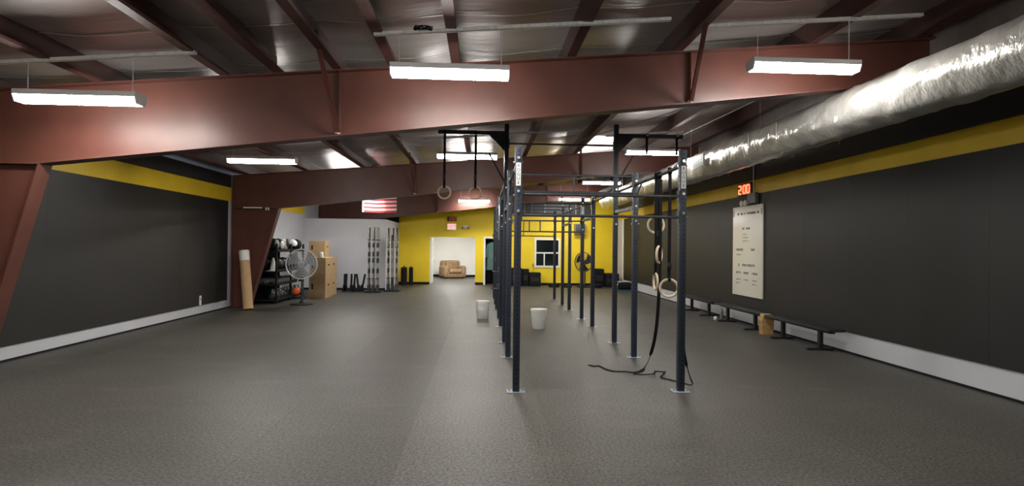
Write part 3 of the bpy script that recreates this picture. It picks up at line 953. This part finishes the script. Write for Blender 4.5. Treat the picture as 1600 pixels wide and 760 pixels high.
chair_part('base', [(-0.56, 0.56, -0.44, 0.42, 0.05, 0.30, 0.05, 3)])
chair_part('seat_cushion', [(-0.33, 0.33, -0.50, 0.22, 0.27, 0.47, 0.07, 4)])
chair_part('arm', [(-0.60, -0.32, -0.46, 0.36, 0.06, 0.62, 0.12, 4)])
chair_part('arm', [(0.32, 0.60, -0.46, 0.36, 0.06, 0.62, 0.12, 4)])
chair_part('backrest', [(-0.52, 0.52, 0.20, 0.50, 0.10, 0.88, 0.13, 4)])
chair_part('back_cushion', [(-0.32, 0.32, 0.06, 0.26, 0.43, 0.84, 0.09, 4)])
for sx in (-0.45, 0.45):
    for sy in (-0.36, 0.34):
        chair_part('foot', [(sx - 0.03, sx + 0.03, sy - 0.03, sy + 0.03, -0.002, 0.08)], 'black')
t = thing('ceiling_light', 'flat ceiling light of the white room beyond the doorway', 'light', (-1.3, 26.4, 2.42))
MB().box(-1.9, -0.7, 26.1, 26.7, 2.455, 2.499, 0.004).build('housing', 'housing', t)
MB().box(-1.86, -0.74, 26.14, 26.66, 2.445, 2.456).build('diffuser', mat('lounge_diffuser', (1, 1, 1, 1), 0.5, emit=(1, 0.98, 0.94, 1), estr=62.0), t, smooth=0)

# coat and hat in the dark doorway
t = thing('coat', 'teal coat hanging in the dark doorway of the yellow wall', 'coat', (0.42, 23.85, 0.6))
mb = MB()
prof = [(1.80, 0.05, 0.05), (1.74, 0.17, 0.07), (1.60, 0.20, 0.09), (1.2, 0.19, 0.08), (0.85, 0.22, 0.09), (0.62, 0.25, 0.10)]
rows = []
for z, rx, ry in prof:
    rows.append([mb.bm.verts.new((0.43 + (rx + 0.012 * math.sin(5 * a)) * math.cos(a), 23.86 + ry * math.sin(a), z)) for a in [2 * PI * k / 24 for k in range(24)]])
for A, B in zip(rows, rows[1:]):
    for k in range(24):
        mb.bm.faces.new((A[k], A[(k + 1) % 24], B[(k + 1) % 24], B[k]))
mb.bm.faces.new(rows[0])
mb.bm.faces.new(rows[-1])
mb.build('coat_body', 'teal', t, smooth=60)
for sx in (-1, 1):
    MB().tube(catmull([(0.43 + sx * 0.15, 23.86, 1.72), (0.43 + sx * 0.21, 23.85, 1.45), (0.43 + sx * 0.24, 23.84, 1.15)]), 0.055, 10).build('sleeve', 'teal', t)
MB().tube([(0.43, 23.86, 1.78), (0.43, 23.86, 1.90), (0.43, 23.92, 1.93)], 0.006, 6).build('hanger_hook', 'chrome', t)
MB().cyl((0.18, 23.92, 1.93), (1.0, 23.92, 1.93), 0.012).build('rail', 'bar', t)
t = thing('hat', 'tan felt hat hanging beside the teal coat in the dark doorway', 'hat', (0.62, 23.74, 1.55))
MB().lathe([(0.0, -0.1), (0.09, -0.09), (0.10, 0.0), (0.105, 0.015), (0.15, 0.03), (0.15, 0.036), (0.10, 0.03)], (0.64, 23.80, 1.62), 20, 'Y').build('crown', 'tan', t)
MB().cyl((0.64, 23.80, 1.75), (0.64, 23.92, 1.93), 0.004, n=6).build('cord', 'black', t)

# ------------------------------------------------------------------ flag
t = thing('flag', 'striped red and white flag with blue canton hanging from the roof above the white partition', 'flag', (-3.24, 18.0, 2.67))
fx0, fx1, fz0, fz1 = -3.78, -2.72, 2.67, 3.48
wave = lambda u: 18.0 + 0.03 * math.sin(u * 7) + 0.01 * math.sin(u * 17)


def cloth(name, m, u0, u1, v0, v1, off=0.0):
    mb = MB()
    n = max(3, int(24 * (u1 - u0)))
    A, B = [], []
    th = 0.003
    g = []
    for k in range(n + 1):
        u = u0 + (u1 - u0) * k / n
        x = fx0 + (fx1 - fx0) * u
        sag = -0.02 * math.sin(PI * u)
        y = wave(u) - off
        g.append([mb.bm.verts.new((x, y + dy, fz0 + (fz1 - fz0) * v + sag)) for dy, v in ((-th, v0), (-th, v1), (th, v1), (th, v0))])
    for P_, Q_ in zip(g, g[1:]):
        for k in range(4):
            mb.bm.faces.new((P_[k], P_[(k + 1) % 4], Q_[(k + 1) % 4], Q_[k]))
    mb.bm.faces.new(g[0])
    mb.bm.faces.new(g[-1][::-1])
    return mb.build(name, m, t, smooth=50)


for k in range(13):
    cloth('stripe', 'flagred' if k % 2 == 0 else 'flagwhite', 0.0, 1, k / 13, (k + 1) / 13)
can = cloth('canton', 'flagblue', 0.02, 0.42, 6 / 13, 1.0, 0.004)
for r_ in range(5):
    for c_ in range(6):
        u, v = 0.055 + c_ * 0.065, 6 / 13 + (r_ + 0.5) * (7 / 13) / 5
        xx = fx0 + (fx1 - fx0) * u
        yy_ = wave(u) - 0.0095
        zz = fz0 + (fz1 - fz0) * v - 0.02 * math.sin(PI * u)
        pl = [(xx + (0.02 if q % 2 == 0 else 0.008) * math.sin(q * PI / 5), zz + (0.02 if q % 2 == 0 else 0.008) * math.cos(q * PI / 5)) for q in range(10)]
        MB().prism(pl, 'Y', yy_, yy_ + 0.003).build('star', 'flagwhite', can, smooth=0)
cloth('header_tape', 'flagwhite', -0.012, 0.02, 0.0, 1.0, 0.002)
for x in (fx0, fx1):
    MB().cyl((x, 18.0, fz1 - 0.01), (x, 18.0, zr(x)), 0.004, n=6).build('cord', 'strap', t)

# ------------------------------------------------------------------ cardboard tube leaning by the column
t = thing('cardboard_tube', 'thick cardboard tube with a white capped end leaning by the tapered red column', 'cardboard tube', (-5.74, 14.10, 0))
p, q = Vector((-5.70, 14.08, 0.01)), Vector((-5.92, 14.32, 1.44))
dv = (q - p)
MB().cyl(p, p + dv * 0.835, 0.118, n=28).build('roll', 'card', t)
MB().cyl(p + dv * 0.825, q, 0.1215, n=28).build('white_wrap', 'white', t)
MB().cyl(q - dv * 0.004, q + dv * 0.003, 0.095, n=24).build('end_disc', 'card', t)


# ------------------------------------------------------------------ pedestal fans
def fan(loc, hz, dia, yaw, lab, col='blade', guard='wire'):
    t = thing('pedestal_fan', lab, 'fan', (0, 0, 0))
    MB().lathe([(0.30, 0.0), (0.30, 0.02), (0.06, 0.05), (0.04, 0.09), (0.0, 0.09)], (0, 0, 0), 28).build('base', 'matte', t)
    MB().cyl((0, 0.06, 0.05), (0, 0.06, hz), 0.022, n=14).cyl((0, 0.06, 0.05), (0, 0.06, hz * 0.55), 0.032, n=14).build('pole', 'dkgrey', t)
    MB().cyl((0, 0.0, hz), (0, 0.26, hz), 0.085, n=18).build('motor', 'dkgrey', t)
    rr = dia / 2
    gd = MB()
    for yf in (-0.13, 0.0):
        gd.tube([(rr * math.cos(2 * PI * k / 40), yf * 0.3 - 0.04, hz + rr * math.sin(2 * PI * k / 40)) for k in range(40)], 0.016 if yf else 0.010, 6, True)
    for rad, dy in ((rr * 0.80, -0.085), (rr * 0.6, -0.11), (rr * 0.4, -0.125), (rr * 0.2, -0.13)):
        gd.tube([(rad * math.cos(2 * PI * k / 32), dy - 0.02, hz + rad * math.sin(2 * PI * k / 32)) for k in range(32)], 0.0035, 4, True)
    for k in range(36):
        a = 2 * PI * k / 36
        gd.tube([(rr * s * math.cos(a), dy, hz + rr * s * math.sin(a)) for s, dy in ((0.12, -0.15), (0.6, -0.13), (0.86, -0.10), (1.0, -0.06))], 0.0035, 4)
        gd.tube([(rr * s * math.cos(a), dy, hz + rr * s * math.sin(a)) for s, dy in ((1.0, -0.05), (0.9, 0.06), (0.55, 0.11), (0.12, 0.12))], 0.002, 4)
    gd.build('guard', guard, t)
    MB().cyl((0, -0.158, hz), (0, -0.145, hz), rr * 0.13, n=20).build('badge', 'chrome', t)
    MB().cyl((0, -0.07, hz), (0, 0.0, hz), 0.07, n=18).build('hub', col, t)
    for k in range(3):
        mb = MB()
        a0 = 2 * PI * k / 3 + 0.5
        g = []
        for i in range(5):
            rad = 0.06 + (rr * 0.9 - 0.06) * i / 4
            row = []
            for jx in range(7):
                da = (jx / 6 - 0.5) * (0.75 + 0.15 * i)
                row.append(mb.bm.verts.new((rad * math.cos(a0 + da), -0.03 + 0.05 * (jx / 6 - 0.5), hz + rad * math.sin(a0 + da))))
            g.append(row)
        for i in range(4):
            for jx in range(6):
                mb.bm.faces.new((g[i][jx], g[i][jx + 1], g[i + 1][jx + 1], g[i + 1][jx]))
        r_ = bmesh.ops.solidify(mb.bm, geom=mb.bm.faces[:], thickness=0.004)
        mb.build('blade', col, t, smooth=60)
    place(t, loc, yaw)
    return t


fan((-4.80, 15.30, 0), 1.09, 0.79, R(8), 'round grey pedestal fan before the shelf of balls and the plywood boxes')
fan((4.18, 22.60, 0), 1.02, 0.80, R(-40), 'pedestal fan turned sideways near the yellow wall right of the window', 'iron', 'dkgrey')
t = thing('hanging_ball', 'orange ball on a tan cord hanging beneath the guard of the fan by the boxes', 'ball', (-4.88, 15.18, 0.3))
MB().ball((-4.90, 15.16, 0.37), 0.105, 18, 12).build('ball', 'orange', t)
MB().cyl((-4.90, 15.16, 0.46), (-4.87, 15.22, 0.71), 0.014, n=8).build('cord', 'wood', t)

# ------------------------------------------------------------------ storage shelf with balls, dumbbells, kettlebells
SX0, SX1, SY0, SY1 = -6.28, -5.50, 15.42, 17.72
t = thing('storage_rack', 'black four-tier steel rack of balls and weights against the left wall', 'storage rack', (-5.9, 16.6, 0))
for x in (SX0 + 0.025, SX1 - 0.025):
    for y in (SY0 + 0.025, (SY0 + SY1) / 2, SY1 - 0.025):
        MB().box(x - 0.025, x + 0.025, y - 0.025, y + 0.025, 0, 1.62, 0.003).build('post', 'matte', t)
TIERS = (0.10, 0.52, 0.88, 1.43)
MB().box(SX0 - 0.012, SX0 - 0.002, SY0, SY1, 0.05, 1.45).build('back_panel', 'matte', t)
for z in TIERS:
    MB().box(SX0, SX1, SY0, SY1, z - 0.03, z, 0.003).build('shelf', 'matte', t)
    MB().box(SX1 - 0.006, SX1 + 0.006, SY0, SY1, z, z + 0.05).build('shelf_lip', 'matte', t)
# medicine balls on the top tier
random.seed(5)


def med_ball(r, body, panel, loc, rz, tilt, label, group):
    t = thing('medicine_ball', label, 'medicine ball', (0, 0, 0), group)
    MB().ball((0, 0, r), r, 20, 14).build('ball', body, t)
    mb = MB()
    n = 20
    g = []
    for i in range(5):
        th = (i / 4) * 0.75
        g.append([mb.bm.verts.new((r * 1.006 * math.sin(th) * math.cos(2 * PI * k / n), r * 1.006 * math.sin(th) * math.sin(2 * PI * k / n), r * 1.006 * math.cos(th))) for k in range(n)] if i else [mb.bm.verts.new((0, 0, r * 1.006))])
    for k in range(n):
        mb.bm.faces.new((g[0][0], g[1][k], g[1][(k + 1) % n]))
    for A, B in zip(g[1:], g[2:]):
        for k in range(n):
            mb.bm.faces.new((A[k], B[k], B[(k + 1) % n], A[(k + 1) % n]))
    mb.xf(Matrix.Translation((0, 0, r)) @ Matrix.Rotation(tilt, 4, (0.3, 1, 0)))
    mb.build('panel', panel, t, smooth=60)
    place(t, loc, rz)


specs = [('matte', 'grey'), ('matte', 'white'), ('white', 'matte'), ('matte', 'grey'), ('matte', 'white'), ('matte', 'matte')]
for k in range(6):
    y = SY0 + 0.20 + k * 0.375
    for c_, x in enumerate((SX1 - 0.19, SX0 + 0.22)):
        body, pan = specs[(k + c_ * 2) % 6]
        body_n = 'white' if body == 'white' else 'black'
        pan_n = {'matte': 'black', 'grey': 'grey', 'white': 'white'}[pan]
        med_ball(0.172, body, pan, (x, y, TIERS[3]), random.uniform(-0.4, 0.4) + (0.0), R(70 + random.uniform(-20, 25)),
                 f'{body_n} medicine ball with a {pan_n} panel on the top tier of the rack' if body_n != pan_n else 'all black medicine ball on the top tier of the rack',
                 'medicine balls on the top tier')
# slam balls on the next tier
for k in range(6):
    y = SY0 + 0.20 + k * 0.375
    for x in (SX1 - 0.20, SX0 + 0.20):
        if k == 0 and x > -5.9:
            continue
        o = MB().ball((0, 0, 0.17), 0.17, 18, 12).build('slam_ball', 'black')
        o.location = (x, y, TIERS[2])
        tag(o, 'plain black slam ball on the second highest tier of the rack', 'slam ball', 'slam balls on the rack')
t = thing('marker_cone', 'white marker cone standing among the slam balls on the rack', 'cone', (SX1 - 0.17, SY0 + 0.19, TIERS[2]))
c0 = (SX1 - 0.17, SY0 + 0.19, TIERS[2])
MB().lathe([(0.09, 0.012), (0.022, 0.36), (0.0, 0.365)], c0, 24).build('cone_body', 'white', t)
MB().box(c0[0] - 0.13, c0[0] + 0.13, c0[1] - 0.13, c0[1] + 0.13, c0[2], c0[2] + 0.014, 0.004).build('cone_base', 'white', t)


def dumbbell(loc, rz, first=[None]):
    if first[0] is None:
        t = thing('dumbbell', 'grey hex dumbbell on the lower tier of the rack', 'dumbbell', (0, 0, 0), 'dumbbells on the rack')
        MB().cyl((-0.09, 0, 0.065), (0.09, 0, 0.065), 0.016, n=10).build('handle', 'chrome', t)
        for s_ in (-1, 1):
            MB().cyl((s_ * 0.07, 0, 0.065), (s_ * 0.17, 0, 0.065), 0.068, n=6).build('head', 'hexgrey', t, smooth=20)
        first[0] = t
        o = t
    else:
        o = copy_tree(first[0])
    place(o, loc, rz)


for k in range(12):
    dumbbell((SX1 - 0.20, SY0 + 0.12 + k * 0.185, TIERS[1] + 0.008), 0)
for k in range(12):
    dumbbell((SX0 + 0.20, SY0 + 0.12 + k * 0.185, TIERS[1] + 0.008), 0)
KB = [None]


def kettlebell(loc, rz, band):
    t = thing('kettlebell', f'black kettlebell with a {band} handle base on the bottom tier of the rack', 'kettlebell', (0, 0, 0), 'kettlebells on the rack')
    MB().lathe([(0.0, 0), (0.075, 0.0), (0.105, 0.05), (0.108, 0.10), (0.085, 0.155), (0.045, 0.185), (0.0, 0.19)], (0, 0, 0), 20).build('body', 'iron', t)
    MB().tube(catmull([(-0.055, 0, 0.165), (-0.075, 0, 0.215), (-0.055, 0, 0.262), (0, 0, 0.275), (0.055, 0, 0.262), (0.075, 0, 0.215), (0.055, 0, 0.165)]), 0.017, 8).build('handle', 'hexgrey', t)
    for s_ in (-1, 1):
        MB().cyl((s_ * 0.052, 0, 0.155), (s_ * 0.07, 0, 0.195), 0.024, n=10).build('colour_band', 'white' if band == 'white' else 'hexgrey', t)
    place(t, loc, rz)


for k in range(9):
    kettlebell((SX1 - 0.16, SY0 + 0.15 + k * 0.25, TIERS[0]), PI / 2 + random.uniform(-0.5, 0.5), 'white' if k % 2 else 'grey')


# ------------------------------------------------------------------ plywood boxes
def ply_box(x0, y0, z0, sx, sy, sz, lab):
    t = thing('plyo_box', lab, 'box', (x0 + sx / 2, y0 + sy / 2, z0))
    e = 0.018
    x1, y1, z1 = x0 + sx, y0 + sy, z0 + sz
    for nm, b in (('front_panel', (x0, x1, y0, y0 + e, z0, z1)), ('back_panel', (x0, x1, y1 - e, y1, z0, z1)),
                  ('side_panel', (x0 + 0.001, x0 + e, y0 + e, y1 - e, z0, z1)), ('side_panel', (x1 - e, x1 - 0.001, y0 + e, y1 - e, z0, z1)),
                  ('top_panel', (x0 + e, x1 - e, y0 + e, y1 - e, z1 - e, z1 - 0.001)), ('bottom_panel', (x0 + e, x1 - e, y0 + e, y1 - e, z0, z0 + e))):
        MB().box(*b, 0.0015, 1).build(nm, 'ply', t)
    hx = x0 + 0.10
    MB().box(hx - 0.025, hx + 0.025, y0 - 0.002, y0 + 0.004, z0 + sz * 0.45, z0 + sz * 0.72, 0.002, 1).build('hand_hole', 'matte', t)
    ys = (y0 + y1) / 2
    MB().box(x1 - 0.004, x1 + 0.0015, ys - 0.08, ys + 0.08, z0 + sz * 0.6, z0 + sz * 0.68, 0.001, 1).build('hand_hole', 'matte', t)
    for k in range(4):
        MB().box(x1 - 0.002, x1 + 0.002, y0 + 0.06 + k * 0.2, y0 + 0.068 + k * 0.2, z0 + 0.02, z1 - 0.02).build('finger_joint', 'card', t)


ply_box(-5.14, 17.04, 0, 0.48, 0.76, 0.61, 'plywood plyo box on the floor behind the fan, lower front of the stack')
ply_box(-5.13, 17.05, 0.61, 0.47, 0.75, 0.61, 'plywood plyo box carrying the two white tape rolls')
ply_box(-5.22, 17.84, 0, 0.50, 0.76, 0.61, 'plywood plyo box on the floor at the back of the stack by the white partition')
ply_box(-5.21, 17.84, 0.61, 0.49, 0.75, 0.61, 'plywood plyo box at the back of the stack, right under the single top box')
ply_box(-5.42, 17.92, 1.22, 0.50, 0.50, 0.51, 'topmost plywood plyo box of the stack')
for k, dx in enumerate((0.0, -0.012)):
    t = thing('tape_roll', 'white tape roll on the plywood box, ' + ('under the other roll' if k == 0 else 'on top of the other roll'), 'tape roll', (-4.82 + dx, 17.12, 1.221 + k * 0.085))
    c0 = (-4.82 + dx, 17.13, 1.221 + k * 0.085)
    MB().lathe([(0.04, 0.0), (0.072, 0.0), (0.075, 0.005), (0.075, 0.078), (0.072, 0.083), (0.04, 0.083), (0.04, 0.0)], c0, 24).build('tape', 'white', t)
    MB().lathe([(0.037, 0.001), (0.04, 0.001), (0.04, 0.082), (0.037, 0.082), (0.037, 0.001)], c0, 24).build('core', 'card', t)

# ------------------------------------------------------------------ black V-shaped stands before the partition
for (x, tilt, gap, lab) in ((-4.72, 0.02, 0.05, 'narrow black steel stand against the white partition next to the plywood boxes'),
                            (-4.46, 0.02, 0.10, 'black steel stand with two parallel uprights, middle of the three by the partition'),
                            (-4.20, 0.20, 0.13, 'black steel stand with splayed uprights next to the barbells')):
    t = thing('parallette_stand', lab, 'steel stand', (x, 19.75, 0))
    for s_ in (-1, 1):
        b0, b1 = x + s_ * gap / 2, x + s_ * (gap / 2 + tilt * 0.4)
        MB().cyl((b0, 19.75, 0.10), (b1, 19.83, 0.60), 0.034, n=10).build('upright', 'matte', t)
        MB().prism([(b0 - 0.075, 0.0), (b0 + 0.075, 0.0), (b0 + 0.035, 0.24), (b0 - 0.035, 0.24)], 'Y', 19.72, 19.78).build('foot', 'matte', t, smooth=0)
        MB().box(b0 - 0.03, b0 + 0.03, 19.55, 20.0, 0, 0.03, 0.004).build('skid', 'matte', t)
    MB().box(x - gap / 2, x + gap / 2, 19.73, 19.77, 0.13, 0.19).build('cross_rail', 'matte', t)


# ------------------------------------------------------------------ barbells in floor holders
def holder(x, y, nx, ny, lab):
    t = thing('barbell_holder', lab, 'barbell holder', (x, y, 0))
    MB().box(x - 0.26, x + 0.26, y - 0.26, y + 0.26, 0, 0.03, 0.004).build('base', 'matte', t)
    for i in range(nx):
        for j in range(ny):
            px, py = x + (i - (nx - 1) / 2) * 0.145, y + (j - (ny - 1) / 2) * 0.145
            MB().lathe([(0.034, 0.03), (0.034, 0.26), (0.030, 0.26), (0.030, 0.035)], (px, py, 0), 12).build('socket', 'dkgrey', t)
            yield px, py


BB = [None]


def barbell(px, py, lean, label, dark=False, L=2.20):
    t = thing('barbell', label, 'barbell', (0, 0, 0), 'barbells standing in the holders')
    MB().cyl((0, 0, 0.42), (0, 0, L - 0.42), 0.014, n=10).build('shaft', 'bar' if dark else 'chrome', t)
    for z0, z1 in ((0.0, 0.415), (L - 0.415, L)):
        MB().cyl((0, 0, z0), (0, 0, z1), 0.025, n=12).build('sleeve', 'chrome' if not dark else 'iron', t)
    for z in (0.42, L - 0.45):
        MB().cyl((0, 0, z), (0, 0, z + 0.03), 0.038, n=12).build('collar', 'iron', t)
    for z in (0.62, 0.98, L - 1.0, L - 0.70):
        MB().cyl((0, 0, z), (0, 0, z + 0.16), 0.0155, n=10).build('knurling', 'iron', t)
    t.location = (px, py, 0.032)
    t.rotation_euler = lean


random.seed(3)
for n, (px, py) in enumerate(list(holder(-3.70, 19.45, 3, 3, 'black floor holder of chrome barbells in front of the white partition'))):
    barbell(px, py, (random.uniform(-0.004, 0.004), random.uniform(-0.004, 0.004), 0), ('dark' if n % 4 == 1 else 'chrome') + ' barbell standing upright in the holder before the white partition', n % 4 == 1)
k = 0
for n, (px, py) in enumerate(list(holder(-3.13, 19.95, 3, 3, 'black floor holder of mixed barbells beside the partition corner'))):
    if n in (4,):
        continue
    sh = n % 3 == 0
    barbell(px, py, (random.uniform(-0.004, 0.004), random.uniform(-0.004, 0.004), 0),
            ('dark' if n % 2 else 'chrome') + (' short' if sh else '') + ' barbell standing upright in the holder beside the partition corner', n % 2 == 1, 1.95 if sh else 2.20)

# ------------------------------------------------------------------ dark rollers by the yellow wall
for (x, r_, lab) in ((-3.17, 0.125, 'thick black foam roller standing by the yellow wall'), (-2.88, 0.085, 'slim black foam roller standing nearer the doorway by the yellow wall')):
    t = thing('foam_roller', lab, 'foam roller', (x, 23.2, 0))
    MB().lathe([(r_ * 0.4, 0.0), (r_ - 0.01, 0.0), (r_, 0.01), (r_, 0.71), (r_ - 0.01, 0.72), (r_ * 0.4, 0.72), (r_ * 0.4, 0.0)], (x, 23.2, 0), 24).build('roller', 'matte', t)
    MB().cyl((x, 23.2, 0.70), (x, 23.2, 0.78), r_ * 0.3).build('core', 'dkgrey', t)

# ------------------------------------------------------------------ black soft boxes and gear along the back wall
for (x0, x1, y0, y1, h, lab) in ((1.22, 1.66, 22.85, 23.45, 0.74, 'tall black soft plyo box by the yellow wall behind the left posts'),
                                 (1.68, 1.96, 22.95, 23.45, 0.70, 'narrow black soft plyo box between two others left of the window'),
                                 (1.98, 2.44, 22.85, 23.45, 0.56, 'low black soft plyo box under the left edge of the window'),
                                 (4.62, 5.04, 22.75, 23.40, 0.74, 'tall black soft plyo box right of the sideways fan'),
                                 (5.08, 5.62, 22.60, 23.30, 0.56, 'low black soft plyo box in the corner by the black right wall')):
    t = thing('soft_plyo_box', lab, 'box', ((x0 + x1) / 2, (y0 + y1) / 2, 0))
    MB().box(x0, x1, y0, y1, 0, h, 0.02, 2).build('foam_block', 'matte', t)
    MB().box(x0 + 0.06, x1 - 0.06, y0 - 0.004, y0 + 0.006, h * 0.35, h * 0.65, 0.002, 1).build('front_patch', 'black', t)
    MB().box((x0 + x1) / 2 - 0.07, (x0 + x1) / 2 + 0.07, y0 - 0.012, y0 - 0.002, h * 0.75, h * 0.80, 0.003).build('handle', 'strap', t)
t = thing('duster', 'brown stick duster standing on the low soft box by the window', 'duster', (2.15, 23.2, 0.56))
MB().cyl((2.15, 23.2, 0.562), (2.15, 23.2, 0.80), 0.012).build('stick', 'bag', t)
MB().ball((2.15, 23.2, 0.87), 0.06, 10, 8, (0.8, 0.8, 1.4)).build('tuft', 'bag', t)
# bumper plates lying in stacks
random.seed(9)
PL = [None]


def plate(x, y, z, r_, label):
    t = thing('bumper_plate', label, 'weight plate', (0, 0, 0), 'bumper plates lying by the yellow wall')
    MB().lathe([(0.03, 0.0), (r_ - 0.008, 0.0), (r_, 0.008), (r_, 0.058), (r_ - 0.008, 0.066), (r_ * 0.8, 0.066), (r_ * 0.78, 0.056), (r_ * 0.35, 0.056), (r_ * 0.33, 0.066), (0.03, 0.066), (0.03, 0.0)], (0, 0, 0), 28).build('rubber_disc', 'matte', t)
    MB().lathe([(0.026, 0.001), (0.032, 0.001), (0.032, 0.0675), (0.026, 0.0675), (0.026, 0.001)], (0, 0, 0), 16).build('steel_bushing', 'chrome', t)
    t.location = (x, y, z)


for (x, y, n, nm) in ((2.95, 22.6, 2, 'under the window'), (3.45, 22.5, 1, 'alone beside the sideways fan'), (4.62, 22.3, 2, 'before the tall soft box')):
    for k in range(n):
        plate(x + random.uniform(-0.015, 0.015), y, k * 0.0675, 0.225, 'black bumper plate lying ' + nm + ((', lower of two' if k == 0 else ', upper of two') if n > 1 else ''))
# bag and foam mats by the right wall
t = thing('gym_bag', 'black duffel bag with white side stripes on the floor by the black right wall', 'bag', (5.35, 20.6, 0))
MB().box(5.05, 5.66, 20.45, 20.95, 0.07, 0.34, 0.11, 4).build('bag_body', 'matte', t)
for y in (20.54, 20.86):
    MB().tube(catmull([(5.04, y, 0.10), (5.06, y, 0.28), (5.2, y, 0.355), (5.5, y, 0.355), (5.64, y, 0.28), (5.675, y, 0.09)]), 0.022, 6, ry=0.006, side=(0, 1, 0)).build('stripe', 'white', t)
tag(MB().box(4.98, 5.70, 20.35, 20.98, 0.035, 0.07, 0.012).build('foam_mat', 'blue'), 'blue foam mat under the black duffel bag', 'mat')
tag(MB().box(4.95, 5.68, 20.33, 21.0, 0.0, 0.035, 0.012).build('foam_mat', 'green'), 'green foam mat under the blue mat', 'mat')
